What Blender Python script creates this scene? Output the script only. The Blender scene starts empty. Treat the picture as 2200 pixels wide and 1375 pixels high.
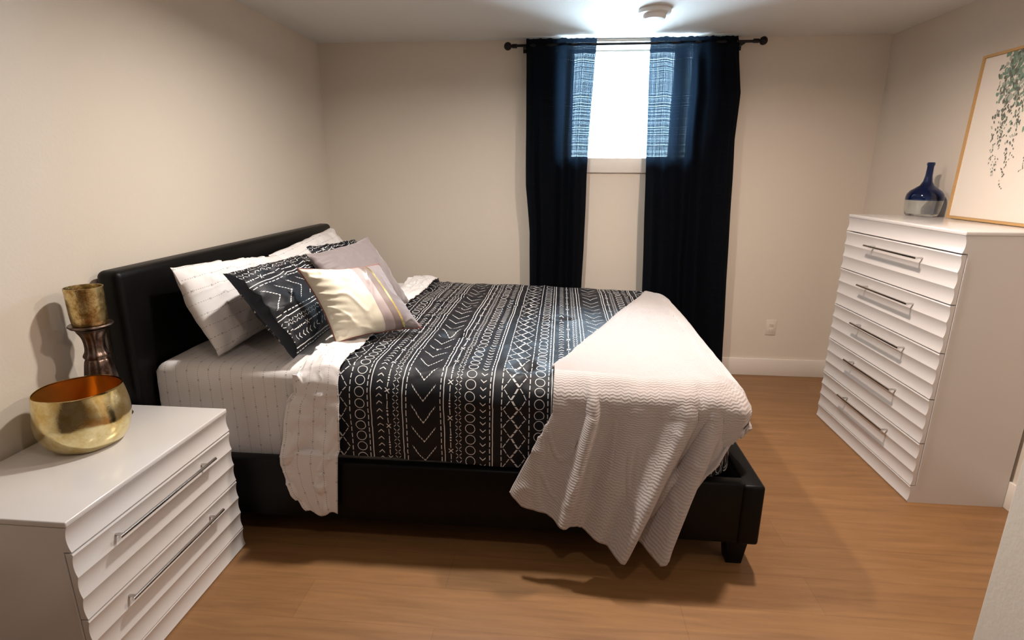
import bpy, bmesh, math, random
from mathutils import Vector, Matrix, noise
random.seed(7)
PI = math.pi
C = bpy.context.scene.collection
S = bpy.context.scene

# ------------------------------------------------------------ camera
cam_d = bpy.data.cameras.new('camera')
cam = bpy.data.objects.new('camera', cam_d); C.objects.link(cam)
cam_d.sensor_fit = 'HORIZONTAL'; cam_d.sensor_width = 36.0
cam_d.lens = 1172.57 / 2200 * 36.0
cam_d.clip_start = 0.02
pit, yaw, rol = 0.2670, 0.0873, 0.0056
fw = Vector((-math.sin(yaw)*math.cos(pit), math.cos(yaw)*math.cos(pit), -math.sin(pit)))
rt = Vector((math.cos(yaw), math.sin(yaw), 0)); up = rt.cross(fw)
r2 = rt*math.cos(rol) + up*math.sin(rol); u2 = -rt*math.sin(rol) + up*math.cos(rol)
cam.matrix_world = Matrix(((r2.x, u2.x, -fw.x, 1.7372), (r2.y, u2.y, -fw.y, -4.0659),
                           (r2.z, u2.z, -fw.z, 1.4940), (0, 0, 0, 1)))
S.camera = cam

# ------------------------------------------------------------ world, lights, exposure
w = bpy.data.worlds.new('sky'); S.world = w; w.use_nodes = True
bg = w.node_tree.nodes['Background']
bg.inputs[0].default_value = (0.62, 0.83, 1.0, 1); bg.inputs[1].default_value = 62.0

def area(name, loc, rot, size, power, col, portal=False, sy=None, shape='RECTANGLE', spread=None):
    l = bpy.data.lights.new(name, 'AREA'); l.shape = shape; l.size = size
    if sy: l.size_y = sy
    l.energy = power; l.color = col
    if spread: l.spread = spread
    o = bpy.data.objects.new(name, l); C.objects.link(o)
    o.location = loc; o.rotation_euler = rot
    if portal: l.cycles.is_portal = True
    return o
area('window_portal', (2.16, 0.34, 1.94), (-PI/2, 0, 0), 0.87, 10, (1, 1, 1), True, 0.72)
POTS = [(1.24, -1.80), (2.64, -1.72), (1.80, -3.5)]  # last entry is a weak fill lamp, added out of view
POT_POWER = [34, 35, 6]
POT_COL = [(1.0, 0.94, 0.87), (1.0, 0.82, 0.70), (1.0, 0.88, 0.8)]
S.view_settings.view_transform = 'Standard'; S.view_settings.look = 'None'
S.view_settings.gamma = 1; S.view_settings.use_curve_mapping = False
S.view_settings.exposure = 0.0
try: S.cycles.max_bounces = 10; S.cycles.transparent_max_bounces = 12
except Exception: pass

# ------------------------------------------------------------ helpers
def lin(r, g, b):
    f = lambda c: ((c/255+0.055)/1.055)**2.4 if c > 10 else c/255/12.92
    return (f(r), f(g), f(b), 1)

def tag(o, label=None, cat=None, group=None, kind=None):
    if label: o['label'] = label
    if cat: o['category'] = cat
    if group: o['group'] = group
    if kind: o['kind'] = kind
    return o

def empty(name, loc):
    o = bpy.data.objects.new(name, None); C.objects.link(o); o.location = loc
    o.empty_display_size = 0.05
    return o

def link(name, bm, mat, parent=None, smooth=40, origin=None):
    """bm is in world coordinates; the object is placed at `origin` (default: its parent's origin)"""
    me = bpy.data.meshes.new(name)
    bmesh.ops.recalc_face_normals(bm, faces=bm.faces)
    if smooth:
        a = math.radians(smooth)
        for f in bm.faces: f.smooth = True
        for e in bm.edges:
            if len(e.link_faces) == 2 and e.calc_face_angle(0) > a: e.smooth = False
    org = Vector(parent_world(parent)) if parent else Vector(origin or (0, 0, 0))
    bmesh.ops.translate(bm, verts=bm.verts, vec=-org)
    bm.to_mesh(me); bm.free()
    o = bpy.data.objects.new(name, me); C.objects.link(o)
    for m in (mat if isinstance(mat, (list, tuple)) else [mat]): me.materials.append(m)
    if parent:
        o.parent = parent
    else: o.location = org
    return o

def parent_world(p):
    v = Vector((0, 0, 0))
    while p is not None: v += Vector(p.location); p = p.parent
    return v

def box(bm, x0, x1, y0, y1, z0, z1, bev=0.0, seg=2, mi=0):
    r = bmesh.ops.create_cube(bm, size=1.0)
    vs = r['verts']
    for v in vs:
        v.co = Vector((x0 + (v.co.x+.5)*(x1-x0), y0 + (v.co.y+.5)*(y1-y0), z0 + (v.co.z+.5)*(z1-z0)))
    fs = set(f for v in vs for f in v.link_faces)
    for f in fs: f.material_index = mi
    if bev:
        es = list(set(e for v in vs for e in v.link_edges))
        bmesh.ops.bevel(bm, geom=es, offset=bev, segments=seg, profile=0.5, affect='EDGES')
    return bm

def BX(*a, **k): return box(bmesh.new(), *a, **k)

def lathe(bm, prof, cx, cy, n=48, jit=None, mi=0, close=True):
    rings = []
    for (r, z) in prof:
        if r < 1e-6: rings.append([bm.verts.new((cx, cy, z))]); continue
        ring = []
        for i in range(n):
            a = 2*PI*i/n; rr = r + (jit(a, z) if jit else 0)
            ring.append(bm.verts.new((cx + rr*math.cos(a), cy + rr*math.sin(a), z)))
        rings.append(ring)
    for A, B in zip(rings, rings[1:]):
        for i in range(n):
            j = (i+1) % n
            if len(A) == 1 and len(B) == 1: continue
            if len(A) == 1: f = bm.faces.new((A[0], B[j], B[i]))
            elif len(B) == 1: f = bm.faces.new((A[i], A[j], B[0]))
            else: f = bm.faces.new((A[i], A[j], B[j], B[i]))
            f.material_index = mi
    return bm

def smooth_prof(pts, k=6):
    """Catmull-Rom through the profile points"""
    out = []
    P = [pts[0]] + list(pts) + [pts[-1]]
    for i in range(1, len(P)-2):
        p0, p1, p2, p3 = P[i-1], P[i], P[i+1], P[i+2]
        for j in range(k):
            t = j/k
            out.append(tuple(0.5*((2*p1[a]) + (-p0[a]+p2[a])*t + (2*p0[a]-5*p1[a]+4*p2[a]-p3[a])*t*t +
                             (-p0[a]+3*p1[a]-3*p2[a]+p3[a])*t**3) for a in (0, 1)))
    out.append(pts[-1]); return out

def tube(bm, a, b, r, n=16, r1=None, cap=True):
    a = Vector(a); b = Vector(b); d = (b-a).normalized()
    s = d.orthogonal().normalized(); t = d.cross(s)
    r1 = r if r1 is None else r1
    A = [bm.verts.new(a + (s*math.cos(2*PI*i/n) + t*math.sin(2*PI*i/n))*r) for i in range(n)]
    B = [bm.verts.new(b + (s*math.cos(2*PI*i/n) + t*math.sin(2*PI*i/n))*r1) for i in range(n)]
    for i in range(n): bm.faces.new((A[i], A[(i+1) % n], B[(i+1) % n], B[i]))
    if cap: bm.faces.new(A[::-1]); bm.faces.new(B)
    return bm

def prism_y(bm, prof, y0, y1, mi=0):
    """closed profile (x,z) extruded along y"""
    A = [bm.verts.new((x, y0, z)) for x, z in prof]; B = [bm.verts.new((x, y1, z)) for x, z in prof]
    n = len(prof)
    for i in range(n):
        f = bm.faces.new((A[i], A[(i+1) % n], B[(i+1) % n], B[i])); f.material_index = mi
    bm.faces.new(A[::-1]); bm.faces.new(B)
    return bm

def grid(ni, nj, fn, uvfn=None, bm=None, closed_i=False):
    bm = bm or bmesh.new()
    uvl = bm.loops.layers.uv.verify()
    V = [[bm.verts.new(fn(i/(ni), j/(nj))) for j in range(nj+1)] for i in range(ni+1)]
    for i in range(ni):
        for j in range(nj):
            f = bm.faces.new((V[i][j], V[i+1][j], V[i+1][j+1], V[i][j+1]))
            if uvfn:
                for l, (a, b) in zip(f.loops, ((i, j), (i+1, j), (i+1, j+1), (i, j+1))):
                    l[uvl].uv = uvfn(a/ni, b/nj)
    return bm

def lerp(a, b, t): return a + (b-a)*t
def keys(ks, t):
    """piecewise smooth interpolation of tuples: ks = [(t, (..)), ...]"""
    if t <= ks[0][0]: return Vector(ks[0][1])
    for (t0, a), (t1, b) in zip(ks, ks[1:]):
        if t <= t1:
            q = (t-t0)/(t1-t0)
            return Vector(a).lerp(Vector(b), q)
    return Vector(ks[-1][1])
def N3(x, y, z, s=1.0): return noise.noise(Vector((x*s, y*s, z*s)))

def crease(x, y, z, s=1.0, sharp=.22):
    """thin raised folds, as in crumpled cotton"""
    n = noise.noise(Vector((x*s, y*s, z*s)) + Vector((noise.noise(Vector((x*s*.6, y*s*.6, z*s*.6+9))),)*3)*1.3)
    return max(0.0, 1 - abs(n)/sharp)**2

# ------------------------------------------------------------ node tools
class X:
    """a socket in a tree of Math nodes, with arithmetic"""
    nt = None
    def __init__(s, v): s.v = v
    @staticmethod
    def op(kind, *a, clamp=False):
        n = X.nt.nodes.new('ShaderNodeMath'); n.operation = kind; n.use_clamp = clamp
        for i, q in enumerate(a):
            if isinstance(q, X): X.nt.links.new(q.v, n.inputs[i])
            else: n.inputs[i].default_value = q
        return X(n.outputs[0])
    def __add__(s, o): return X.op('ADD', s, o)
    __radd__ = __add__
    def __sub__(s, o): return X.op('SUBTRACT', s, o)
    def __rsub__(s, o): return X.op('SUBTRACT', o, s)
    def __mul__(s, o): return X.op('MULTIPLY', s, o)
    __rmul__ = __mul__
    def __truediv__(s, o): return X.op('DIVIDE', s, o)
def xabs(a): return X.op('ABSOLUTE', a)
def xmax(*a):
    r = a[0]
    for b in a[1:]: r = X.op('MAXIMUM', r, b)
    return r
def xlt(a, b): return X.op('LESS_THAN', a, b)
def xgt(a, b): return X.op('GREATER_THAN', a, b)
def xfr(a): return X.op('FRACT', a)
def cyc(a, c, p): return (xfr((a - c) / p + 0.5) - 0.5) * p        # signed distance to nearest c + k p
def line(d, w, aa=0.0007):                                          # 1 inside |d|<w, soft edge
    return X.op('MULTIPLY', (w + aa*0.5) - xabs(d), 1/aa, clamp=True)
def hyp(a, b): return X.op('SQRT', a*a + b*b)

def newmat(name, col=None, rough=0.6, metal=0.0, **kw):
    m = bpy.data.materials.new(name); m.use_nodes = True
    b = m.node_tree.nodes['Principled BSDF']
    if col: b.inputs['Base Color'].default_value = col
    b.inputs['Roughness'].default_value = rough; b.inputs['Metallic'].default_value = metal
    for k, v in kw.items(): b.inputs[k].default_value = v
    return m, m.node_tree, b

def add_bump(nt, b, scale, strength, dist=0.01, detail=4, coord='Object', tex='ShaderNodeTexNoise', vec=None):
    tc = nt.nodes.new('ShaderNodeTexCoord'); n = nt.nodes.new(tex)
    n.inputs['Scale'].default_value = scale
    if 'Detail' in n.inputs: n.inputs['Detail'].default_value = detail
    nt.links.new(vec or tc.outputs[coord], n.inputs['Vector'])
    bp = nt.nodes.new('ShaderNodeBump'); bp.inputs['Strength'].default_value = strength
    bp.inputs['Distance'].default_value = dist
    nt.links.new(n.outputs[0], bp.inputs['Height']); nt.links.new(bp.outputs[0], b.inputs['Normal'])
    return bp

def mixcol(nt, fac, a, c):
    mx = nt.nodes.new('ShaderNodeMix'); mx.data_type = 'RGBA'
    if hasattr(fac, 'links'): nt.links.new(fac, mx.inputs[0])
    else: mx.inputs[0].default_value = fac
    for q, i in ((a, 6), (c, 7)):
        if hasattr(q, 'links'): nt.links.new(q, mx.inputs[i])
        else: mx.inputs[i].default_value = q
    return mx.outputs[2]

def uvxy(nt):
    tc = nt.nodes.new('ShaderNodeTexCoord'); sp = nt.nodes.new('ShaderNodeSeparateXYZ')
    # hand-drawn wobble
    n = nt.nodes.new('ShaderNodeTexNoise'); n.inputs['Scale'].default_value = 22; n.inputs['Detail'].default_value = 2
    nt.links.new(tc.outputs['UV'], n.inputs['Vector'])
    nt.links.new(tc.outputs['UV'], sp.inputs[0])
    w1 = X(n.outputs[0]); X.nt = nt
    wob = (w1 - 0.5) * 0.004
    return X(sp.outputs[0]) + wob, X(sp.outputs[1]) + wob, tc

# ------------------------------------------------------------ materials
def mat_wall():
    m, nt, b = newmat('wall_paint', lin(214, 203, 189), 0.75)
    add_bump(nt, b, 90, 0.12, 0.004, 3)
    return m
def mat_ceiling():
    m, nt, b = newmat('ceiling_paint', lin(214, 212, 208), 0.8)
    add_bump(nt, b, 60, 0.1, 0.004, 3)
    return m
def mat_floor():
    m, nt, b = newmat('wood_plank_floor', None, 0.42)
    tc = nt.nodes.new('ShaderNodeTexCoord')
    br = nt.nodes.new('ShaderNodeTexBrick')
    br.offset = 0.37; br.offset_frequency = 2; br.squash = 1.0
    br.inputs['Scale'].default_value = 1.0; br.inputs['Brick Width'].default_value = 1.35
    br.inputs['Row Height'].default_value = 0.185; br.inputs['Mortar Size'].default_value = 0.0012
    br.inputs['Mortar Smooth'].default_value = 0.3; br.inputs['Bias'].default_value = 0.0
    br.inputs['Color1'].default_value = lin(138, 100, 62); br.inputs['Color2'].default_value = lin(128, 90, 54)
    br.inputs['Mortar'].default_value = lin(106, 72, 42)
    nt.links.new(tc.outputs['Object'], br.inputs['Vector'])
    mp = nt.nodes.new('ShaderNodeMapping'); mp.inputs['Scale'].default_value = (0.9, 11, 1)
    nt.links.new(tc.outputs['Object'], mp.inputs[0])
    n = nt.nodes.new('ShaderNodeTexNoise'); n.inputs['Scale'].default_value = 2.6; n.inputs['Detail'].default_value = 7
    n.inputs['Roughness'].default_value = 0.62; n.inputs['Distortion'].default_value = 0.6
    nt.links.new(mp.outputs[0], n.inputs['Vector'])
    r = nt.nodes.new('ShaderNodeValToRGB')
    r.color_ramp.elements[0].position = 0.30; r.color_ramp.elements[0].color = lin(100, 68, 38)
    r.color_ramp.elements[1].position = 0.68; r.color_ramp.elements[1].color = lin(152, 111, 70)
    nt.links.new(n.outputs[0], r.inputs[0])
    c = mixcol(nt, 0.45, br.outputs['Color'], r.outputs[0])
    nt.links.new(c, b.inputs['Base Color'])
    bp = nt.nodes.new('ShaderNodeBump'); bp.inputs['Strength'].default_value = 0.15; bp.inputs['Distance'].default_value = 0.003
    nt.links.new(n.outputs[0], bp.inputs['Height']); nt.links.new(bp.outputs[0], b.inputs['Normal'])
    return m
def mat_white_gloss():
    m, nt, b = newmat('white_lacquer', lin(212, 208, 206), 0.22)
    b.inputs['Coat Weight'].default_value = 0.3; b.inputs['Coat Roughness'].default_value = 0.08
    return m
def mat_trim(): return newmat('white_trim_paint', lin(226, 218, 208), 0.4)[0]
def mat_chrome(): return newmat('brushed_steel', (0.62, 0.6, 0.58, 1), 0.18, 1.0)[0]
def mat_leather():
    m, nt, b = newmat('black_faux_leather', (0.0025, 0.0023, 0.0023, 1), 0.4)
    b.inputs['Specular IOR Level'].default_value = 0.16
    add_bump(nt, b, 260, 0.12, 0.002, 2, tex='ShaderNodeTexVoronoi')
    return m
def mat_curtain():
    m, nt, b = newmat('navy_sheer_curtain', (0.003, 0.004, 0.0075, 1), 0.9)
    b.inputs['Specular IOR Level'].default_value = 0.15
    X.nt = nt
    tc = nt.nodes.new('ShaderNodeTexCoord')
    sp = nt.nodes.new('ShaderNodeSeparateXYZ'); nt.links.new(tc.outputs['UV'], sp.inputs[0])
    u, v = X(sp.outputs[0]), X(sp.outputs[1])
    nz = nt.nodes.new('ShaderNodeTexNoise'); nz.noise_dimensions = '1D'; nz.inputs['Scale'].default_value = 150
    nt.links.new((v*1.0).v, nz.inputs['W'])
    nu = nt.nodes.new('ShaderNodeTexNoise'); nu.noise_dimensions = '1D'; nu.inputs['Scale'].default_value = 170
    nt.links.new((u*1.0).v, nu.inputs['W'])
    weave = X.op('MULTIPLY', X.op('MAXIMUM', X(nz.outputs[0]) + X(nu.outputs[0]) - 0.96, 0.0), 0.10, clamp=True) + 0.0010
    out = nt.nodes['Material Output']
    tl = nt.nodes.new('ShaderNodeBsdfTranslucent'); tl.inputs[0].default_value = (0.0045, 0.0085, 0.0145, 1)
    m1 = nt.nodes.new('ShaderNodeMixShader'); m1.inputs[0].default_value = 0.55
    nt.links.new(b.outputs[0], m1.inputs[1]); nt.links.new(tl.outputs[0], m1.inputs[2])
    tr = nt.nodes.new('ShaderNodeBsdfTransparent'); tr.inputs[0].default_value = (0.72, 0.88, 0.95, 1)
    m2 = nt.nodes.new('ShaderNodeMixShader'); nt.links.new(weave.v, m2.inputs[0])
    nt.links.new(m1.outputs[0], m2.inputs[1]); nt.links.new(tr.outputs[0], m2.inputs[2])
    nt.links.new(m2.outputs[0], out.inputs[0])
    return m

def pattern_mask(U, V):
    P = 0.697
    D = lambda c: cyc(U, c, P)
    dash = lambda p=0.027, k=0.70: xlt(xfr(V/p), k)
    parts = []
    w = 0.0016
    solids = xmax(line(D(.139), w), line(D(.263), w), line(D(.425), w), line(D(.613), w))
    dashes = xmax(line(D(.056), w), line(D(.126), w), line(D(.278), w), line(D(.412), w), line(D(.602), w), line(D(-.050), w)) * dash()
    parts += [solids, dashes]
    for c, ph in ((.094, 0), (.526, .013)):                       # rings
        parts.append(line(hyp(D(c), cyc(V, ph, .0455)) - 0.0185, 0.0012))
    for c, sg in ((.173, 1), (.575, -1)):                          # small chevrons
        d = xabs(D(c)); parts.append(line((cyc(V, 0, .029) + d*(0.9*sg) - 0.005*sg)*0.74, 0.0015) * xlt(d, .0115))
    d = xabs(D(.345))                                             # large stitched chevrons
    parts.append(line(cyc(V - d*1.35, 0, .083)*0.6, 0.0019) * xlt(d, .047) * xlt(xfr(d/0.0078 + 0.1), .68))
    for c in (.237, .480):                                        # crosses
        d = xabs(D(c)); v = xabs(cyc(V, 0, .030))
        parts.append(line((d - v)*0.72, 0.0012) * xlt(d, .011) * xgt(d, .0028))
    for c, ph in ((.205, 0), (.449, .05)):                         # line - cross - dots
        d = xabs(D(c)); v = cyc(V, ph, .140); av = xabs(v)
        parts.append(line((d - av)*0.72, 0.0016) * xlt(av, .0085))
        parts.append(line(d, 0.0014) * xlt(xabs(av - .025), .012))
        parts.append(xlt(hyp(d, cyc(v, .046, .0115)), .0036) * xlt(xabs(v - .056), .017))
        parts.append(line(d, 0.0014) * xlt(xabs(v + .056), .013))
    for c, ph in ((-.016, 0), (.016, .5)):                         # stitched lattice of diamonds
        d = xabs(D(c)); t = xabs(xfr(V/.083 + ph) - .5)*2
        parts.append(line((d - t*.028)*0.8, 0.0014) * xlt(xfr(V/.0207), .78))
    return xmax(*parts)

def mat_pattern(name='black_print_cotton'):
    m, nt, b = newmat(name, None, 0.55)
    U, V, tc = uvxy(nt); X.nt = nt
    mask = pattern_mask(U, V)
    c = mixcol(nt, mask.v, (0.0035, 0.004, 0.0075, 1), lin(222, 220, 218))
    nt.links.new(c, b.inputs['Base Color'])
    b.inputs['Specular IOR Level'].default_value = 0.32
    add_bump(nt, b, 14, 0.25, 0.01, 4)
    return m

def mat_sheet():
    m, nt, b = newmat('white_dashed_cotton', None, 0.7)
    U, V, tc = uvxy(nt); X.nt = nt
    k = X.op('FLOOR', U/0.046)
    vv = V + k*0.037
    ln = line(cyc(U, .023, .046), 0.0009)
    tick = xlt(xfr(vv/.0085), .45)
    sect = xlt(xfr(vv/.17), .2)
    crs = line((xabs(cyc(U, .023, .046)) - xabs(cyc(vv, 0, .085)))*.7, .0009) * xlt(xabs(cyc(vv, 0, .085)), .004)
    bold = line(cyc(U, .023, .046), 0.0013) * sect * tick * 0.55
    mask = xmax(ln*tick*0.8, bold, crs*0.6)
    c = mixcol(nt, mask.v, lin(226, 221, 219), lin(84, 78, 80))
    nt.links.new(c, b.inputs['Base Color'])
    add_bump(nt, b, 11, 0.35, 0.012, 5)
    return m

def mat_plush():
    m, nt, b = newmat('plush_fleece', lin(180, 171, 168), 0.8)
    b.inputs['Sheen Weight'].default_value = 0.5; b.inputs['Sheen Roughness'].default_value = 0.35
    b.inputs['Sheen Tint'].default_value = (1, 0.97, 0.95, 1)
    tc = nt.nodes.new('ShaderNodeTexCoord'); sp = nt.nodes.new('ShaderNodeSeparateXYZ')
    nt.links.new(tc.outputs['UV'], sp.inputs[0]); X.nt = nt
    n = nt.nodes.new('ShaderNodeTexNoise'); n.inputs['Scale'].default_value = 30
    nt.links.new(tc.outputs['UV'], n.inputs['Vector'])
    u, v = X(sp.outputs[0]), X(sp.outputs[1])
    zig = xabs(xfr(u/.05) - .5)*.009
    h = X.op('SINE', (v + zig + (X(n.outputs[0])-.5)*.012) * (2*PI/.011))
    n2 = nt.nodes.new('ShaderNodeTexNoise'); n2.inputs['Scale'].default_value = 220; n2.inputs['Detail'].default_value = 3
    nt.links.new(tc.outputs['UV'], n2.inputs['Vector'])
    hh = h*0.45 + X(n2.outputs[0])*1.3
    bp = nt.nodes.new('ShaderNodeBump'); bp.inputs['Strength'].default_value = 0.4; bp.inputs['Distance'].default_value = 0.004
    nt.links.new(hh.v, bp.inputs['Height']); nt.links.new(bp.outputs[0], b.inputs['Normal'])
    return m

def mat_mercury(name, c1, c2, rough, scale=14, bump=0.15):
    m, nt, b = newmat(name, None, rough, 1.0)
    tc = nt.nodes.new('ShaderNodeTexCoord'); n = nt.nodes.new('ShaderNodeTexNoise')
    n.inputs['Scale'].default_value = scale; n.inputs['Detail'].default_value = 6; n.inputs['Roughness'].default_value = .7
    nt.links.new(tc.outputs['Object'], n.inputs['Vector'])
    r = nt.nodes.new('ShaderNodeValToRGB'); r.color_ramp.elements[0].position = .38; r.color_ramp.elements[1].position = .6
    r.color_ramp.elements[0].color = c1; r.color_ramp.elements[1].color = c2
    nt.links.new(n.outputs[0], r.inputs[0]); nt.links.new(r.outputs[0], b.inputs['Base Color'])
    bp = nt.nodes.new('ShaderNodeBump'); bp.inputs['Strength'].default_value = bump; bp.inputs['Distance'].default_value = 0.006
    nt.links.new(n.outputs[0], bp.inputs['Height']); nt.links.new(bp.outputs[0], b.inputs['Normal'])
    return m

def mat_glass(name, col, rough=0.02):
    m, nt, b = newmat(name, col, rough); b.inputs['Transmission Weight'].default_value = 1.0
    b.inputs['IOR'].default_value = 1.45
    return m

def mat_pane():
    m, nt, b = newmat('window_glass', None, 0.02)
    out = nt.nodes['Material Output']
    tr = nt.nodes.new('ShaderNodeBsdfTransparent'); gl = nt.nodes.new('ShaderNodeBsdfGlossy'); gl.inputs['Roughness'].default_value = 0.02
    fr = nt.nodes.new('ShaderNodeFresnel'); fr.inputs[0].default_value = 1.45
    mx = nt.nodes.new('ShaderNodeMixShader'); nt.links.new(fr.outputs[0], mx.inputs[0])
    nt.links.new(tr.outputs[0], mx.inputs[1]); nt.links.new(gl.outputs[0], mx.inputs[2]); nt.links.new(mx.outputs[0], out.inputs[0])
    return m

M = dict(wall=mat_wall(), ceil=mat_ceiling(), floor=mat_floor(), white=mat_white_gloss(), trim=mat_trim(),
         steel=mat_chrome(), leather=mat_leather(), curtain=mat_curtain(), pattern=mat_pattern(), sheet=mat_sheet(),
         plush=mat_plush(), pane=mat_pane(),
         gold=mat_mercury('gold_mercury_glass', lin(212, 186, 116), lin(238, 226, 178), .14, 16, .14),
         amber=newmat('amber_gold_lining', lin(206, 150, 66), .25, .85)[0],
         goldcrackle=mat_mercury('gold_crackle_glass', lin(168, 136, 78), lin(226, 206, 150), .24, 38, .5),
         brownmerc=mat_mercury('brown_mercury_glass', lin(70, 54, 48), lin(132, 114, 104), .34, 22, .2),
         metal_dark=newmat('dark_bronze_metal', (0.012, 0.009, 0.009, 1), .4, .6)[0],
         oak=newmat('light_oak_frame', lin(196, 156, 102), .5)[0],
         canvas=newmat('canvas_white', lin(232, 222, 210), .8)[0],
         plastic=newmat('white_plastic', lin(228, 224, 220), .35)[0],
         dark=newmat('dark_slot', (0.02, 0.02, 0.02, 1), .6)[0],
         blue=mat_glass('deep_blue_glass', (0.05, 0.12, 0.34, 1)),
         clear=mat_glass('clear_glass', (0.90, 0.94, 0.95, 1)))
def fabric(name, col, rough=.6, sheen=.2, scale=9, bump=.35, **kw):
    m, nt, b = newmat(name, col, rough, **kw); b.inputs['Sheen Weight'].default_value = sheen
    add_bump(nt, b, scale, bump, .012, 5); return m
M['ivory'] = newmat('ivory_plastic', lin(216, 204, 190), .5)[0]
M['slot'] = newmat('grey_slot', lin(150, 136, 122), .6)[0]
M['satin'] = fabric('ivory_satin', lin(222, 214, 194), .42, .2)
M['mauve'] = fabric('mauve_velvet', lin(122, 110, 110), .6, .5)
M['mauvelight'] = fabric('pale_mauve_satin', lin(168, 152, 150), .35, .2)
M['taupe'] = fabric('taupe_ribbon', lin(122, 106, 100), .4, .2)
M['goldtape'] = newmat('gold_foil_strip', lin(232, 210, 140), .25, .9)[0]
M['plainblack'] = newmat('plain_black_cotton', (0.0025, 0.0025, 0.0035, 1), .8, **{'Specular IOR Level': .12})[0]
M['piping'] = fabric('rust_piping', lin(128, 70, 58), .5, .2)
M['green'] = newmat('paint_sage_green', lin(122, 148, 130), .8)[0]
M['greygreen'] = newmat('paint_grey_green', lin(104, 108, 98), .8)[0]
M['palegreen'] = newmat('paint_pale_grey_green', lin(172, 176, 164), .8)[0]
emi, nt_, b_ = newmat('lamp_diffuser', (1, 1, 1, 1), .5)
b_.inputs['Emission Color'].default_value = (1, .9, .78, 1); b_.inputs['Emission Strength'].default_value = 8
M['lamp'] = emi

# ------------------------------------------------------------ room shell
H = 2.35; XR = 3.83; YF = -4.95
WX0, WX1, WZ0, WZ1, WD = 1.724, 2.594, 1.585, 2.332, 0.30
def struct(name, bm, mat, **k):
    return tag(link(name, bm, mat, **k), kind='structure')
struct('floor', BX(-.1, XR+.1, YF-.1, .1, -.08, 0), M['floor'])
struct('ceiling', BX(-.1, XR+.1, YF-.1, .1, H, H+.1), M['ceil'])
struct('wall_left', BX(-.1, 0, YF-.1, .1, 0, H), M['wall'])
struct('wall_right', BX(XR, XR+.1, YF-.1, .1, 0, H), M['wall'])
struct('wall_front', BX(0, XR, YF-.1, YF, 0, H), newmat('darkened_unseen_wall', lin(96, 78, 64), .6)[0])  # unseen wall, darkened to cut bounce light on the bed's near side
bm = bmesh.new()
box(bm, 0, WX0, 0, WD+.04, 0, H); box(bm, WX1, XR, 0, WD+.04, 0, H)
box(bm, WX0, WX1, 0, WD+.04, 0, WZ0-.012); box(bm, WX0, WX1, 0, WD+.04, WZ1+.012, H)
struct('wall_back', bm, M['wall'])
struct('wall_near_right', BX(2.582, XR, YF, -3.1, 0, H, bev=.004), M['wall'])
BBH = 0.133
def bb(name, x0, x1, y0, y1): struct(name, BX(x0, x1, y0, y1, 0, BBH, bev=.003), M['trim'])
bb('baseboard_back', 0, XR, -.014, 0)
bb('baseboard_left', 0, .014, YF, -.014)
bb('baseboard_right', XR-.014, XR, -3.1, -.014)
# window
win = tag(empty('window_1', (2.159, 0, WZ0)), kind='structure')
bm = bmesh.new()                                                     # lining of the recess
t = .012
box(bm, WX0-t+t, WX0+t, .0, WD, WZ0, WZ1); box(bm, WX1-t, WX1, 0, WD, WZ0, WZ1)
box(bm, WX0, WX1, 0, WD, WZ1, WZ1+t); box(bm, WX0, WX1, 0, WD, WZ0-t, WZ0)
link('window_lining', bm, M['trim'], win)
bm = bmesh.new(); f0, f1, f2 = .065, .012, .012
a0, a1, b0, b1 = WX0+t, WX1-t, WZ0, WZ1
for q in ((a0, a0+f0, b0, b1), (a1-f0, a1, b0, b1), (a0+f0, a1-f0, b1-f1, b1), (a0+f0, a1-f0, b0, b0+f2)):
    box(bm, q[0], q[1], WD-.03, WD+.02, q[2], q[3], bev=.004)
link('window_frame', bm, M['plastic'], win)
link('pane', BX(a0+f0-.005, a1-f0+.005, WD-.005, WD+.001, b0+f2-.003, b1-f1+.005), M['pane'], win)
link('apron', BX(WX0-.09, WX1+.09, -.018, 0, 1.484, WZ0-.001, bev=.003), M['trim'], win)
bm = bmesh.new()
box(bm, WX0-.09, WX0, -.016, 0, WZ0, H-.004, bev=.003); box(bm, WX1, WX1+.09, -.016, 0, WZ0, H-.004, bev=.003)
box(bm, WX0, WX1, -.016, 0, WZ1+t, H-.004)
link('window_casing', bm, M['trim'], win)

# ------------------------------------------------------------ recessed lights (above the frame) and detector
for i, (x, y) in enumerate(POTS):
    r = empty('recessed_light', (x, y, H))
    tag(r, ['slim round recessed ceiling light over the head half of the bed',
            'slim round recessed ceiling light between bed foot and tall dresser',
            'weak unseen ceiling fill light added nearest the camera'][i], 'ceiling light', 'recessed ceiling lights')
    link('trim_ring', lathe(bmesh.new(), [(.058, H-.004), (.062, H-.007), (.08, H-.005), (.083, H), ], x, y), M['plastic'], r)
    link('diffuser', lathe(bmesh.new(), [(0, H-.003), (.058, H-.003), (.058, H-.001), (0, H-.001)], x, y, 32), M['lamp'], r)
    area('pot_lamp', (x, y, H-.012), (0, 0, 0), .105, POT_POWER[i], POT_COL[i], shape='DISK', spread=math.radians(165))
dx, dy = 2.216, -.68
r = tag(empty('smoke_detector', (dx, dy, H)), 'round white smoke detector on the ceiling in front of the window', 'smoke detector')
link('base_plate', lathe(bmesh.new(), [(0, H), (.088, H), (.09, H-.008), (.086, H-.022), (.078, H-.026), (0, H-.026)], dx, dy), M['plastic'], r)
link('sensor_dome', lathe(bmesh.new(), [(.062, H-.026), (.062, H-.04), (.054, H-.05), (.03, H-.054), (0, H-.054)], dx, dy), M['plastic'], r)

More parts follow.
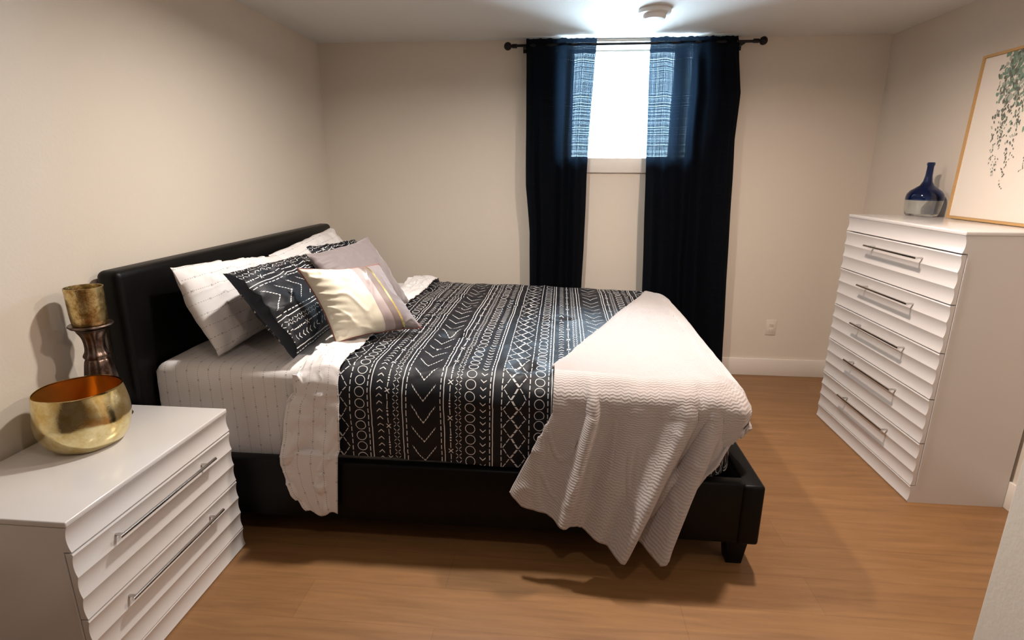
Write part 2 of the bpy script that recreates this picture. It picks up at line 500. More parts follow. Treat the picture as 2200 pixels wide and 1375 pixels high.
# ------------------------------------------------------------ outlet
r = tag(empty('wall_outlet', (3.318, 0, .378)), 'pale electrical outlet low on the wall right of the curtains', 'outlet')
link('cover_plate', BX(3.281, 3.355, -.005, -.0005, .320, .436, bev=.002), M['ivory'], r)
for z in (.398, .358):
    o = link('receptacle', BX(3.302, 3.334, -.0065, -.0048, z-.014, z+.014, bev=.0008), M['ivory'], r)
    bm = bmesh.new()
    box(bm, 3.310, 3.3125, -.0068, -.0060, z-.004, z+.007); box(bm, 3.3235, 3.326, -.0068, -.0060, z-.003, z+.006)
    link('slot', bm, M['slot'], o)

# ------------------------------------------------------------ curtain rod and curtains
YC = -.10; ZR = 2.297
r = tag(empty('curtain_rod', (2.17, YC, ZR)), 'thin dark curtain rod with ball finials above the window', 'curtain rod')
link('rod', tube(bmesh.new(), (1.385, YC, ZR-.002), (2.96, YC, ZR+.006), .0085), M['metal_dark'], r)
for s, x, z in ((-1, 1.352, ZR-.004), (1, 2.995, ZR+.008)):
    bm = bmesh.new()
    tube(bm, (x-s*.062, YC, z), (x-s*.03, YC, z), .0135); tube(bm, (x-s*.03, YC, z), (x-s*.018, YC, z), .009, r1=.012)
    g = bmesh.ops.create_uvsphere(bm, u_segments=24, v_segments=16, radius=.026)
    bmesh.ops.translate(bm, verts=g['verts'], vec=(x, YC, z))
    link('finial', bm, M['metal_dark'], r)
for x in (1.46, 2.875):
    bm = bmesh.new(); box(bm, x-.008, x+.008, YC, 0, ZR-.008, ZR+.002, bev=.002); box(bm, x-.012, x+.012, -.008, 0, ZR-.03, ZR+.025, bev=.002)
    link('bracket', bm, M['metal_dark'], r)

def curtain(label, L, R, nf, seed, ncol, cloth_w):
    """L, R: (z, x) keys of the two side edges from the floor to the top"""
    def at(ks, z):
        for (z0, x0), (z1, x1) in zip(ks, ks[1:]):
            if z <= z1: return lerp(x0, x1, max(0, (z-z0)/(z1-z0)))
        return ks[-1][1]
    ztop = 2.336
    def fn(a, b):
        z = lerp(.022, ztop, b)
        x0, x1 = at(L, z), at(R, z)
        gather = max(0, min(1, (z-2.20)/.09))
        amp = lerp(.026, .006, gather)
        ph = a*nf*2*PI + .9*N3(a*4, z*.6, seed) * 2
        y = YC + amp*math.sin(ph) + .014*N3(a*6, z*1.3, seed+5)*(1-gather)
        if z > 2.312: y += .007*N3(a*nf*4, 0, seed, 1.5)
        elif z > 2.275: y += -.010
        if z < .5: y -= (.5-z)*.06*(.5+.5*math.sin(ph*.5))
        zz = z
        if b == 1: zz += .005*N3(a*nf*3, 0, seed, 1.7) + .003*N3(a*nf*9, 2, seed, 1.3)
        x = lerp(x0, x1, a) + .004*N3(a*5, z*3, seed+9)
        return Vector((x, y, zz))
    bm = grid(ncol, 150, fn, lambda a, b: (a*cloth_w, b*2.3))
    o = link('curtain', bm, M['curtain'], None, smooth=80, origin=(lerp(L[0][1], R[0][1], .5), YC, 0))
    return tag(o, label, 'curtain', 'curtains hanging from the rod')
curtain('narrow sheer black curtain panel left of the window gap', [(0, 1.53), (.72, 1.52), (1.06, 1.515), (1.39, 1.484), (2.0, 1.478), (2.34, 1.474)],
        [(0, 1.897), (.73, 1.904), (1.39, 1.910), (1.7, 1.912), (2.0, 1.926), (2.34, 1.94)], 3.2, 1.3, 120, .7)
curtain('wider sheer black curtain panel right of the window gap, hem on the floor', [(0, 2.362), (.74, 2.335), (1.39, 2.310), (2.0, 2.292), (2.34, 2.284)],
        [(0, 3.03), (.06, 2.975), (.12, 2.966), (.4, 2.954), (.75, 2.933), (1.08, 2.917), (1.4, 2.902), (1.7, 2.887), (2.0, 2.893), (2.2, 2.862), (2.34, 2.838)], 4.1, 6.1, 160, .9)

# ------------------------------------------------------------ fluted dressers
def flute(zb, zt, n, xf, s, depth=.0062, k=8):
    """scalloped front edge from zb up to zt; cusps stand at xf, hollows go back by depth"""
    out = []
    for i in range(n):
        for j in range(k + (1 if i == n-1 else 0)):
            q = j/k; z = lerp(zb, zt, (i+q)/n)
            e = (2*q-1)**2
            out.append((xf - s*depth*(1-e), z))
    return out
def dresser(name, xf, xb, s, y0, y1, H_, zs, hand, label, hz, near_len):
    """front plane x=xf facing s, back xb, near end y0, far end y1, zs = drawer limits from the bottom"""
    root = empty(name, ((xf+xb)/2, (y0+y1)/2, 0)); tag(root, label, 'dresser')
    rec = .024
    top_t = .018
    prof = [(xb, 0.0), (xf - s*.004, 0.0)] + flute(.008, zs[0]-.006, 1, xf, s)
    prof += [(xf - s*.003, zs[0]-.002), (xf - s*rec, zs[0]-.002), (xf - s*rec, zs[-1]+.002)]
    prof += flute(zs[-1]+.003, H_-top_t, 1, xf, s, .008) + [(xb, H_-top_t)]
    link('carcass', prism_y(bmesh.new(), prof, y0, y1), M['white'], root, smooth=30)
    bm = BX(min(xf, xb) - (.0 if s > 0 else .001), max(xf, xb) + (.001 if s > 0 else 0), y0-.001, y1+.001, H_-top_t, H_, bev=.004, seg=3)
    link('top_panel', bm, M['white'], root)
    for yy0, yy1 in ((y0-.0022, y0+.0), (y1, y1+.0022)):
        xa, xc = sorted((xf - s*rec, xf - s*(rec+.006)))
        link('edge_band', BX(xa, xc, yy0, yy1, zs[0]+.004, zs[-1]-.02), M['white'], root)
    for i, (za, zb) in enumerate(zip(zs, zs[1:])):
        za2, zb2 = za+.002, zb-.003
        xbk = xf - s*(rec-.0025)
        prof = [(xbk, za2)] + flute(za2, zb2-.006, 3, xf, s) + [(xf - s*.002, zb2-.001), (xf-s*.006, zb2), (xbk, zb2)]
        d = link('drawer', prism_y(bmesh.new(), prof, y0+.001, y1-.001), M['white'], root, smooth=30)
        z = zb - hz; xh = xf + s*(.018 if near_len else .030)
        bm = bmesh.new()
        tube(bm, (xh, hand[0], z), (xh, hand[1], z), .0055)
        link('handle', bm, M['steel'], d)
        for yy in (hand[0]+.014, hand[1]-.045):
            link('handle_post', tube(bmesh.new(), (xf - s*.008, yy, z), (xh, yy, z), .0045), M['steel'], d)
    return root
# top of the tall dresser 1.2636, its five drawers 0.2166 high each
ZC = [.087 + .2166*i for i in range(6)]
dresser('dresser', 3.394, XR-.016, -1, -1.6586, -.7066, 1.2636, ZC, (-1.426, -.97), 'tall white five-drawer dresser with fluted fronts against the right wall', .053, False)
ZN = [.087, .302, .517]
dresser('nightstand', .4825, .016, 1, -2.9516, -2.2463, .6109, ZN, (-2.822, -2.372), 'low white two-drawer nightstand with fluted fronts beside the headboard', .046, True)

# ------------------------------------------------------------ things on the tall dresser
HC = 1.2640
bx, by = 3.728, -.80
r = tag(empty('bottle_vase', (bx, by, HC)), 'squat glass bottle with blue upper half and clear base on the tall dresser', 'vase')
out = [(.0, .002), (.080, .002), (.090, .012), (.097, .04), (.101, .075), (.101, .098), (.096, .118), (.082, .136), (.060, .150), (.038, .164), (.025, .185), (.0195, .215), (.018, .255), (.018, .268), (.021, .27), (.0215, .284), (.017, .286)]
def wallprof(pts, t=.004):
    inner = [(max(r-t, 0.001), z) for r, z in pts[::-1]]
    return pts + inner
band = .086
low = [(0.0, .002), (.080, .002), (.090, .010), (.097, .04), (.1005, .07), (.101, band)]
low = low + [(.0965, band), (.096, .07), (.093, .04), (.086, .014), (.0, .012)]
upp = [(.101, band), (.101, .098), (.096, .118), (.082, .136), (.060, .150), (.038, .164), (.025, .185), (.0195, .215), (.018, .255), (.0185, .268), (.0215, .271), (.0215, .283), (.018, .286)]
upp = upp + [(.0145, .284), (.0145, .215), (.020, .185), (.034, .160), (.058, .145), (.079, .131), (.092, .114), (.0965, .098), (.0965, band), (.101, band)]
link('clear_base', lathe(bmesh.new(), [(a*.88, b+HC) for a, b in low], bx, by, 64), M['clear'], r)
link('blue_top', lathe(bmesh.new(), [(a*.88, b+HC) for a, b in upp], bx, by, 64), M['blue'], r)

# painting leaning on the wall
r = tag(empty('framed_painting', (3.80, -1.24, HC)), 'oak-framed white painting of trailing grey-green leaves leaning on the wall', 'painting')
yl, yr, zb, zt = -.925, -1.555, HC+.002, 2.052
tilt = .018/(zt-zb)
def px(z, d): return 3.802 + (z-zb)*tilt - d                        # front face moves toward the wall with height
bm = bmesh.new()
def slab(bm, ya, yb, za, zb_, d0, d1, mi=0):
    vs = [bm.verts.new((px(z, d), y, z)) for d in (d0, d1) for y, z in ((ya, za), (yb, za), (yb, zb_), (ya, zb_))]
    for f in ((0, 1, 2, 3), (7, 6, 5, 4), (0, 4, 5, 1), (1, 5, 6, 2), (2, 6, 7, 3), (3, 7, 4, 0)):
        q = bm.faces.new([vs[i] for i in f]); q.material_index = mi
fwid = .012
slab(bm, yl, yl-fwid, zb, zt, -.008, .026); slab(bm, yr, yr+fwid, zb, zt, -.008, .026)
slab(bm, yl-fwid, yr+fwid, zb, zb+fwid, -.008, .026); slab(bm, yl-fwid, yr+fwid, zt-fwid, zt, -.008, .026)
link('frame', bm, M['oak'], r)
bm = bmesh.new()
slab(bm, yl-fwid-.001, yr+fwid+.001, zb+fwid+.001, zt-fwid-.001, .002, .018, 0)
def leaf(y, z, L, W, ang, mi):
    n = 8; d = .0184 + random.random()*.0006
    vs = []
    for i in range(n):
        a = 2*PI*i/n; p = L*math.cos(a); q = W*math.sin(a)*(1-.35*math.cos(a))
        yy = y + p*math.cos(ang) - q*math.sin(ang); zz = z + p*math.sin(ang) + q*math.cos(ang)
        zz = min(max(zz, zb+fwid+.002), zt-fwid-.002); yy = min(max(yy, yr+fwid), yl-fwid)
        vs.append(bm.verts.new((px(zz, d), yy, zz)))
    f = bm.faces.new(vs); f.material_index = mi
for i in range(520):                                                 # dense foliage at the top
    y = random.gauss(-1.27, .095); z = zt-fwid-abs(random.gauss(0, .10))
    if y > -1.045: continue
    leaf(y, z, random.uniform(.008, .018), random.uniform(.005, .011), random.uniform(-2.4, -.7), random.choice((1, 1, 1, 2, 3)))
strands = [(-1.075, 1.93, -1.10, 1.76, 22, .012), (-1.09, 1.80, -1.145, 1.50, 26, .014), (-1.12, 1.95, -1.17, 1.48, 90, .024),
           (-1.13, 1.96, -1.155, 1.65, 80, .026), (-1.19, 1.90, -1.235, 1.42, 85, .020), (-1.22, 1.95, -1.25, 1.55, 70, .026),
           (-1.30, 1.90, -1.33, 1.50, 60, .022), (-1.37, 1.93, -1.40, 1.45, 80, .024), (-1.44, 1.90, -1.46, 1.60, 60, .02)]
for y0, z0, y1, z1, n, sp in strands:
    for k in range(n):
        t_ = random.random()**1.15
        y = lerp(y0, y1, t_) + random.gauss(0, sp*(1-.75*t_)); z = lerp(z0, z1, t_)
        s_ = lerp(1, .55, t_)
        leaf(y, z, random.uniform(.006, .012)*s_, random.uniform(.0035, .0062)*s_, random.uniform(-2.3, -.8), random.choice((2, 2, 3, 1) if t_ < .5 else (2, 2, 2, 3)))
link('canvas', bm, [M['canvas'], M['green'], M['greygreen'], M['palegreen']], r, smooth=0)

# ------------------------------------------------------------ things on the nightstand
HN = .6112
px_, py_ = .188, -2.545
r = tag(empty('gold_bowl_vase', (px_, py_, HN)), 'wide round gold mercury-glass bowl at the front of the nightstand', 'vase')
outp = smooth_prof([(.0, 0.0), (.078, .0005), (.100, .010), (.123, .045), (.132, .085), (.1315, .120), (.126, .160), (.120, .192)], 5)
inn = smooth_prof([(.117, .191), (.122, .158), (.1275, .118), (.128, .085), (.118, .045), (.092, .014), (.0, .008)], 5)
wobr = lambda a, z: .0018*math.sin(5*a+z*30)
link('bowl', lathe(bmesh.new(), [(a, b+HN) for a, b in outp + [(.1205, .1945), (.1175, .1945)]], px_, py_, 72, wobr), M['gold'], r)
link('lining', lathe(bmesh.new(), [(a, b+HN) for a, b in inn], px_, py_, 72, wobr), M['amber'], r)

cx_, cy_ = .108, -2.365
r = tag(empty('candle_holder', (cx_, cy_, HN)), 'tall candle holder with gold cup on brown turned stem behind the bowl', 'candle holder')
stem = smooth_prof([(.0, .0), (.066, .0005), (.068, .012), (.064, .03), (.058, .08), (.051, .13), (.045, .18), (.038, .222), (.034, .232), (.038, .240), (.0375, .248), (.031, .262), (.029, .285), (.033, .312), (.044, .334), (.052, .344)], 5)
link('stem', lathe(bmesh.new(), [(a, b+HN) for a, b in stem + [(.0, .346)]], cx_, cy_, 48, lambda a, z: .0022*math.cos(8*a) if z < HN+.335 else 0), M['brownmerc'], r)
link('drip_plate', lathe(bmesh.new(), [(a, b+HN) for a, b in [(.0, .3465), (.05, .3465), (.062, .349), (.067, .355), (.065, .359), (.05, .357), (.0, .357)]], cx_, cy_), M['brownmerc'], r)
cup = [(.0, .3575), (.049, .3575), (.0525, .362), (.0545, .40), (.057, .49), (.0545, .49), (.052, .40), (.049, .366), (.0, .364)]
link('glass_cup', lathe(bmesh.new(), [(a, b+HN) for a, b in cup], cx_, cy_, 64, lambda a, z: .0007*math.sin(22*a+z*90)), M['goldcrackle'], r)

# ------------------------------------------------------------ bed
bed = tag(empty('bed', (1.3, -1.25, 0)), 'black upholstered bed frame with tall headboard against the left wall', 'bed')
YN, YFAR = -2.195, -.295
bm = BX(.018, .112, YN-.025, YFAR+.02, .0, 1.127, bev=.028, seg=5)
link('headboard', bm, M['leather'], bed)
for ya, yb in ((YN, YN+.05), (YFAR-.05, YFAR)):
    link('side_rail', BX(.11, 2.455, ya, yb, .112, .372, bev=.010, seg=3), M['leather'], bed)
link('footboard', BX(2.444, 2.525, YN-.006, YFAR+.006, .112, .366, bev=.012, seg=3), M['leather'], bed)
for x, y in ((2.455, YN+.06), (2.455, YFAR-.06), (.26, YN+.06), (.26, YFAR-.06)):
    bm = BX(x-.042, x+.042, y-.042, y+.042, 0, .113, bev=.004)
    for v in bm.verts:
        if v.co.z < .03: v.co.x = x + (v.co.x-x)*.72; v.co.y = y + (v.co.y-y)*.72
    link('leg', bm, M['leather'], bed)
link('slat_base', BX(.12, 2.44, YN+.055, YFAR-.055, .235, .262), M['leather'], bed)

# mattress
MX0, MX1, MY0, MY1 = .125, 2.35, -2.128, -.362
def topz(x, y):
    return lerp(.742, .690, min(1, max(0, (x-.2)/2.1)))
def foldax(a, lo, hi, r):
    """unfolded coordinate a -> (position, drop); lo/hi are the vertical side planes"""
    if a < lo + r:
        q = lo + r - a; L = r*PI/2
        if q < L: th = q/r; return lo + r - r*math.sin(th), r*(1-math.cos(th))
        return lo, r + q - L
    if a > hi - r:
        q = a - hi + r; L = r*PI/2
        if q < L: th = q/r; return hi - r + r*math.sin(th), r*(1-math.cos(th))
        return hi, r + q - L
    return a, 0.0
def drape(s, t, x0, x1, y0, y1, rx, ry, lift=0.0, corner=0):
    x, dxx = foldax(s, x0, x1, rx); y, dyy = foldax(t, y0, y1, ry)
    d = max(dxx, dyy) if min(dxx, dyy) > .02 else (dxx**4 + dyy**4)**.25
    if corner:
        kx = x - (x1-corner)
        for ky, sg in (((y0+corner) - y, -1), (y - (y1-corner), 1)):
            if kx > 0 and ky > 0:
                l = math.hypot(kx, ky); m_ = max(kx, ky)
                x = (x1-corner) + kx*m_/l; y = (y0+corner if sg < 0 else y1-corner) + sg*ky*m_/l
    return Vector((x, y, topz(x, y) + lift - d))
def mfn(a, b):
    s = lerp(MX0-.42, MX1+.36, a); t = lerp(MY0-.36, MY1+.36, b)
    v = drape(s, t, MX0, MX1, MY0, MY1, .04, .045)
    n = .005*N3(v.x, v.y, v.z, 5)
    if v.z < .66: v.z = max(v.z, .345); v.y += n + .005*N3(v.x*3, 0, v.z, 6) - .004*crease(v.x*1.6, 1, v.z*.7, 6)
    else: v.z += n
    return v
bm = grid(120, 110, mfn, lambda a, b: (lerp(MX0-.42, MX1+.36, a), lerp(MY0-.36, MY1+.36, b)))
mt = tag(empty('mattress', (1.24, -1.245, .263)), 'mattress in a white fitted sheet with dotted lines lying on the bed frame', 'mattress')
link('mattress_core', BX(MX0+.012, MX1-.012, MY0+.012, MY1-.012, .264, .675, bev=.02), M['canvas'], mt)
link('fitted_sheet', bm, M['sheet'], mt, smooth=60)

# comforter
CX1, CY0, CY1 = 2.418, -2.168, -.325
DIMP = [(1.255, -1.665, .05, .030), (1.60, -2.02, .045, .022), (1.769, -1.314, .045, .027), (1.5, -1.0, .04, .014), (2.1, -1.7, .04, .015), (1.15, -.9, .04, .014)]
def comf(s, t, out=0.0):
    v = drape(s, t, -1, CX1, CY0, CY1, .10, .115, .030, .12)
    n = .014*N3(s*1.1, t*1.1, 3.1, 3) + .007*N3(s*1.0, t, 7.7, 9) + .007*crease(s*.6, t*1.3, 2, 3.5, .12)
    flat = 1.0 if v.z > .60 else 0.0
    if v.z > .58:
        v.z += n + out
        v.z += .012*math.sin(min(1, max(0, (v.y-CY0)/(CY1-CY0)))*PI)
        for (dx_, dy_, rr, dp) in DIMP:
            d2 = (v.x-dx_)**2 + (v.y-dy_)**2
            e = math.exp(-d2/(rr*rr)); v.z += -dp*e + .35*dp*math.exp(-((math.sqrt(d2)-rr*1.5)/(rr*.7))**2)
    if v.y < -1.9: v.y += -out - n*.9*(1 if v.z < .62 else .3)
    return v
S0, S1 = .868, 2.418 + .29
T0 = CY0 - .30 - .115*(PI/2-1) + 0.07
T1 = CY1 + .27
# length so that the near hem comes to z ~ .378
def hem_t(z): return CY0 + .115 - .115*PI/2 - (topz(1.5, 0)+.03-.115 - z)
T0 = hem_t(.380)
def cfn(a, b):
    s = lerp(S0, S1, a); t = lerp(T0, T1, b)
    v = comf(s, t)
    if a == 0: v.z -= .016
    v.z = max(v.z, .3795 if v.x < 2.38 else .375)
    return v
bm = grid(190, 190, cfn, lambda a, b: (lerp(S0, S1, a) - .885, lerp(T0, T1, b) - T0))
o = link('comforter', bm, M['pattern'], None, smooth=80, origin=(1.6, -1.25, .74))
tag(o, 'black comforter with white tribal line print spread over the bed', 'comforter')

# folded-back sheet band
def edge_l(z):   # left edge x of the hanging part by height
    ks = [(.13, .765), (.155, .735), (.20, .705), (.28, .672), (.36, .655), (.45, .665), (.54, .675), (.62, .692), (.69, .745), (.75, .735), (.9, .73)]
    for (z0, a), (z1, b) in zip(ks, ks[1:]):
        if z <= z1: return lerp(a, b, max(0, (z-z0)/(z1-z0)))
    return ks[-1][1]
def edge_r(z):
    ks = [(.13, .872), (.3, .885), (.45, .898), (.62, .905), (.75, .902), (.9, .902)]
    for (z0, a), (z1, b) in zip(ks, ks[1:]):
        if z <= z1: return lerp(a, b, max(0, (z-z0)/(z1-z0)))
    return ks[-1][1]
TS0 = hem_t(.135); TS1 = CY1 + .20
def sfn(a, b):
    t = lerp(TS0, TS1, b)
    x, y, z = comf(.9, t, .008)
    near = y < -2.0
    if not near:
        zz = z
        x = lerp(.715 + .10*max(0, (y+1.0))*0, .905, a)
    else:
        x = lerp(edge_l(z), edge_r(z), a)
    v = Vector((x, y, z))
    bulge = math.sin(min(1, max(0, a))*PI)**.6 if 0 < a < 1 else 0
    cr = .010*N3(x*2, y*1.2, z*2, 8) + .006*N3(x, y, z, 21) + .006*crease(x*1.4, y, z*.8, 6) + .003*crease(x, y+4, z, 13)
    if near and z < .66:
        k = min(1, (.66-z)/.25)
        v.y -= .012 + k*(.018 + .014*math.sin(a*9.5 + 1.5*math.sin(z*7)) ) - cr
        if z < .42: v.y = min(v.y, -2.213 - .006*a)
        if z < .2: v.z += .012*math.sin(a*8+1) 
    else:
        v.z += .004 + .012*bulge + cr + (.02*math.exp(-((y+.55)/.18)**2))
        if a < .12: v.z = lerp(topz(x, y) + .006, v.z, a/.12)
        if near: v.y -= .006
    return v
bm = grid(80, 420, sfn, lambda a, b: (lerp(.70, .90, a), lerp(TS0, TS1, b)))
o = link('bed_sheet', bm, M['sheet'], None, smooth=80, origin=(.8, -1.25, .75))
tag(o, 'white flat sheet with dotted lines folded back over the comforter edge', 'sheet')
o.modifiers.new('thick', 'SOLIDIFY').thickness = .003

# throw blanket
RC = .12; OFF = .030
def rim(a):
    """point on the outline around the comforter and the outward direction there"""
    ccx, ccy = CX1-RC, CY0+RC
    if a < .55: return Vector((lerp(1.728, ccx, a/.55), CY0-OFF)), Vector((0, -1, 0))
    if a < .76:
        th = (a-.55)/.21*PI/2; o_ = Vector((math.sin(th), -math.cos(th), 0))
        return Vector((ccx+o_.x*(RC+OFF), ccy+o_.y*(RC+OFF))), o_
    return Vector((CX1+OFF, lerp(ccy, -.62, (a-.76)/.24))), Vector((1, 0, 0))
HK = [(0, (1.577, -2.245, .318)), (.05, (1.62, -2.25, .275)), (.16, (1.77, -2.285, .225)), (.22, (1.83, -2.262, .205)), (.30, (1.892, -2.275, .17)), (.40, (1.955, -2.30, .135)), (.46, (1.995, -2.34, .118)),
      (.49, (2.02, -2.30, .122)), (.505, (2.045, -2.232, .145)), (.53, (2.085, -2.26, .13)), (.575, (2.144, -2.335, .098)), (.60, (2.165, -2.31, .15)), (.625, (2.175, -2.28, .235)), (.645, (2.20, -2.255, .275)),
      (.675, (2.26, -2.245, .39)), (.70, (2.33, -2.235, .465)), (.72, (2.38, -2.20, .535)), (.74, (2.400, -2.15, .565)), (.765, (2.475, -2.07, .535)), (.80, (2.47, -2.02, .50)), (.87, (2.462, -1.7, .42)), (1, (2.455, -.75, .45))]
DK0, DK1 = Vector((1.728, -2.04)), Vector((2.29, -.56))
def ctop(x, y):
    v = comf(x, y); return v.z
def bfn(a, b):
    O_, outw = rim(a); Hm = keys(HK, a)
    EW = .105
    E = Vector((O_.x, O_.y)) - Vector((outw.x, outw.y))*EW
    D = DK0.lerp(DK1, min(1, a*1.12)**1.1)
    bt = .36; qa = .22
    def zt(x, y): return topz(x, y) + .030 + .012*math.sin(min(1, max(0, (y-CY0)/(CY1-CY0)))*PI) + .014 + .006*N3(x, y, 2, 4) + .004*N3(x, y, 5, 11)
    if b < bt:
        q = b/bt
        x, y = lerp(D.x, E.x, q), lerp(D.y, E.y, q)
        z = zt(x, y)
        if q < .05: z -= .010*(1-q/.05)
        return Vector((x, y, z))
    q = (b-bt)/(1-bt)
    P0 = Vector((E.x, E.y, zt(E.x, E.y))); P2 = Vector(Hm)
    if q < qa:
        th = q/qa*PI/2
        P = P0 + outw*EW*math.sin(th) - Vector((0, 0, .115*(1-math.cos(th))))
    else:
        t_ = (q-qa)/(1-qa); Pa = P0 + outw*EW - Vector((0, 0, .115))
        Pm = Pa + Vector((0, 0, -.38*(Pa.z-P2.z))) + Vector((P2.x-Pa.x, P2.y-Pa.y, 0))*.40
        P = Pa*(1-t_)**2 + Pm*2*t_*(1-t_) + P2*t_*t_
    # folds
    if a < .5:
        f = .016*math.sin(a*46 + .8*math.sin(q*4)) * q**.8 * (1-q*.3)
        f += .034*math.exp(-((a-.135-.03*q)/.013)**2)*min(1, q*4)*(1-.2*q)
        f += .010*math.sin(a*19+1.0)*q*(1-q)*2
        # rise towards the free border of the front layer
        f += .030*math.exp(-((a-.47)/.03)**2)*math.sin(q*PI)**.7
    elif a < .76:
        f = -.030*math.exp(-((a-.515)/.02)**2)*math.sin(q*PI)**.7 + .016*math.sin(a*70)*q*(1-q)*2
    else: f = .010*math.sin(a*50)*q
    P += outw*f
    P += outw*(.006*crease(P.x*1.5, P.y, P.z*.5, 6)*min(1, q*2))
    return P + Vector((0, 0, .004*N3(P.x, P.y, P.z, 12)))
bm = grid(260, 150, bfn, lambda a, b: (a*1.9, .7*b/.36 if b < .36 else (lambda q: .7+.18*q/.22 if q < .22 else .88+.5*(q-.22)/.78)((b-.36)/.64)))
for v in bm.verts:   # keep the drape outside the comforter, the rail and the footboard
    c = v.co
    k = min(1, max(0, (.715-c.z)/.06))
    if k > 0:
        py, qx = c.y - (CY0-.026), (CX1+.028) - c.x
        if py > 0 and qx > 0:
            if py < qx + .02: c.y -= py*k
            else: c.x += qx*k
    kr = min(1, max(0, (.44-c.z)/.06))
    if kr > 0 and c.x < 2.54 and c.y < -2.0: c.y = lerp(c.y, min(c.y, -2.226), kr)
    kf = min(1, max(0, (.42-c.z)/.04))
    if kf > 0 and c.y > -2.19 and c.x > 2.3: c.z = lerp(c.z, .40, kf)
o = link('throw_blanket', bm, M['plush'], None, smooth=80, origin=(2.1, -1.9, .72))
tag(o, 'pale beige plush throw blanket draped over the near foot corner of the bed', 'blanket')
sm = o.modifiers.new('thick', 'SOLIDIFY'); sm.thickness = .012; sm.offset = 1.0

# ------------------------------------------------------------ pillows
def pillow(name, TL, TR, BR, BL, T, mat, seed, uv=(0, 0, 1), pinch=.05, flange=0.0, n=44, wr=.008, sides=None, pw=2.6, pleat=0.0, piping=None):
    TL, TR, BR, BL = map(Vector, (TL, TR, BR, BL))
    cw = ((TR-TL).length + (BR-BL).length)/2; ch = ((TL-BL).length + (TR-BR).length)/2
    nrm = ((TR-BL).cross(TL-BR)).normalized()
    if nrm.x < 0: nrm = -nrm                                         # faces the room
    bm = bmesh.new(); uvl = bm.loops.layers.uv.verify()
    def pos(u, v, side):
        U, Vv = 2*u-1, 2*v-1
        pu = U*(1 - pinch*(1-Vv*Vv)*abs(U)**2); pv = Vv*(1 - pinch*(1-U*U)*abs(Vv)**2)
        uu, vv = (pu+1)/2, (pv+1)/2
        p = (BL.lerp(BR, uu)).lerp(TL.lerp(TR, uu), vv)
        fu = min(1, abs(U)/(1-flange)) if flange else abs(U); fv = min(1, abs(Vv)/(1-flange)) if flange else abs(Vv)
        h = max(0, (1-fu**pw))**.55 * max(0, (1-fv**pw))**.55
        edge = 1 - h
        w_ = wr*N3(u*cw, v*ch, seed, 7) + wr*.6*N3(u*cw, v*ch, seed+4, 17) * (.4+edge)
        cu, cv = u*cw, v*ch
        w_ += wr*(.6 if pleat else 1.1)*crease(cu*1.2, cv*.8, seed, 7, .16)*min(1, h*3)*(1 if side > 0 else 0)
        if pleat and side > 0:
            a_ = math.exp(-(u/.20)**2) + .5*math.exp(-((1-u)/.10)**2)
            w_ += pleat*a_*math.sin(v*62 + 4*N3(cu, cv, seed, 5) + u*6)*min(1, h*4)
            w_ += pleat*.6*math.exp(-(v/.16)**2)*math.sin(u*40 + 2*N3(cu, cv, seed, 6))*min(1, h*4)
        return p + nrm*side*(T/2*h + .0025) + nrm*w_*(1 if h > .05 else .3) + Vector((0, 0, .3*w_))
    for side in (1, -1):
        V = [[None]*(n+1) for _ in range(n+1)]
        for i in range(n+1):
            for j in range(n+1):
                V[i][j] = bm.verts.new(pos(i/n, j/n, side if 0 < i < n and 0 < j < n else 0))
        for i in range(n):
            for j in range(n):
                q = [V[i][j], V[i+1][j], V[i+1][j+1], V[i][j+1]]
                f = bm.faces.new(q if side == 1 else q[::-1])
                ij = [(i, j), (i+1, j), (i+1, j+1), (i, j+1)]
                if side == -1: ij = ij[::-1]
                for l, (a, b) in zip(f.loops, ij):
                    l[uvl].uv = (uv[0] + b/n*ch*uv[2], uv[1] - a/n*cw*uv[2])
                if sides and side == 1: f.material_index = sides((i+.5)/n, (j+.5)/n)
    bmesh.ops.remove_doubles(bm, verts=bm.verts, dist=.0004)
    c = (BL+BR)/2
    o = link(name, bm, mat, None, smooth=70, origin=c)
    if piping:
        m_ = 28
        loop = [pos(i/m_, 0, 0) for i in range(m_)] + [pos(1, i/m_, 0) for i in range(m_)] + [pos(1-i/m_, 1, 0) for i in range(m_)] + [pos(0, 1-i/m_, 0) for i in range(m_)]
        b2 = bmesh.new(); L = len(loop); rings = []
        for i, q in enumerate(loop):
            d = (loop[(i+1) % L] - loop[i-1]).normalized(); a1 = d.cross(nrm).normalized(); a2 = d.cross(a1)
            rings.append([b2.verts.new(q + (a1*math.cos(k*PI/4) + a2*math.sin(k*PI/4))*.0036) for k in range(8)])
        for i in range(L):
            for k in range(8): b2.faces.new((rings[i][k], rings[i][(k+1) % 8], rings[(i+1) % L][(k+1) % 8], rings[(i+1) % L][k]))
        link('piping', b2, piping, o)
    return o

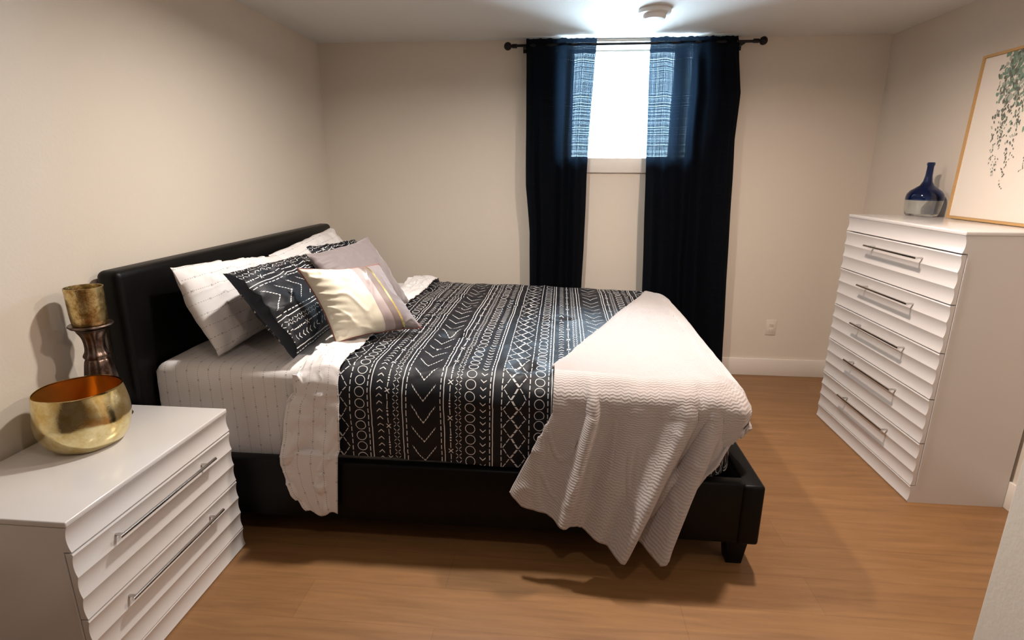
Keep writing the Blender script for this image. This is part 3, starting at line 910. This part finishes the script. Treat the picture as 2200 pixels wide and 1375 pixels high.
GP = 'dashed white sleeping pillows'
o = pillow('pillow', (.205, -2.06, 1.118), (.215, -1.27, 1.05), (.36, -1.27, .765), (.37, -2.085, .762), .17, M['sheet'], 1, pinch=.03, wr=.014)
tag(o, 'white pillow with dotted lines on the near side, leaning on the headboard', 'pillow', GP)
o = pillow('pillow', (.20, -1.31, 1.058), (.165, -.405, 1.115), (.36, -.44, .765), (.375, -1.30, .762), .17, M['sheet'], 12, pinch=.03, wr=.014)
tag(o, 'white pillow with dotted lines on the far side, nearest the window wall', 'pillow', GP)
GS = 'black printed pillow shams'
uo = .697*2 + .05
o = pillow('pillow_sham', (.44, -2.09, 1.105), (.43, -1.36, 1.075), (.665, -1.36, .775), (.695, -2.10, .768), .17, [M['pattern'], M['plainblack']], 21, uv=(.118, .03, 1.0), flange=.05, pinch=.02, wr=.014, sides=lambda u, v: 1 if u < .05 else 0)
tag(o, 'black sham with white tribal print on the near side, in front of a white pillow', 'pillow', GS)
o = pillow('pillow_sham', (.42, -1.33, 1.105), (.40, -.60, 1.055), (.64, -.58, .77), (.67, -1.33, .775), .13, M['pattern'], 27, uv=(.05, .0, 1.15), flange=.06, pinch=.02, wr=.018)
tag(o, 'black printed sham mostly hidden behind the plain mauve cushion', 'pillow', GS)
o = pillow('cushion', (.545, -1.60, 1.112), (.68, -1.13, 1.14), (.915, -1.19, .79), (.765, -1.66, .775), .13, M['mauve'], 33, pinch=.09, wr=.008, pleat=.003)
tag(o, 'plain mauve velvet cushion behind the cream and mauve one', 'cushion')
o = pillow('cushion', (.655, -1.915, 1.098), (.905, -1.635, 1.073), (1.105, -1.665, .785), (.80, -1.93, .785), .14,
           [M['satin'], M['mauvelight'], M['taupe'], M['goldtape'], M['mauve']], 38, pinch=.09, n=80, wr=.007,
           pleat=.0026, piping=M['piping'], sides=lambda u, v: 0 if u < .56 else 1 if u < .68 else 2 if u < .765 else 3 if u < .79 else 4)
tag(o, 'cream and mauve striped satin cushion with gold strip, frontmost on the bed', 'cushion')
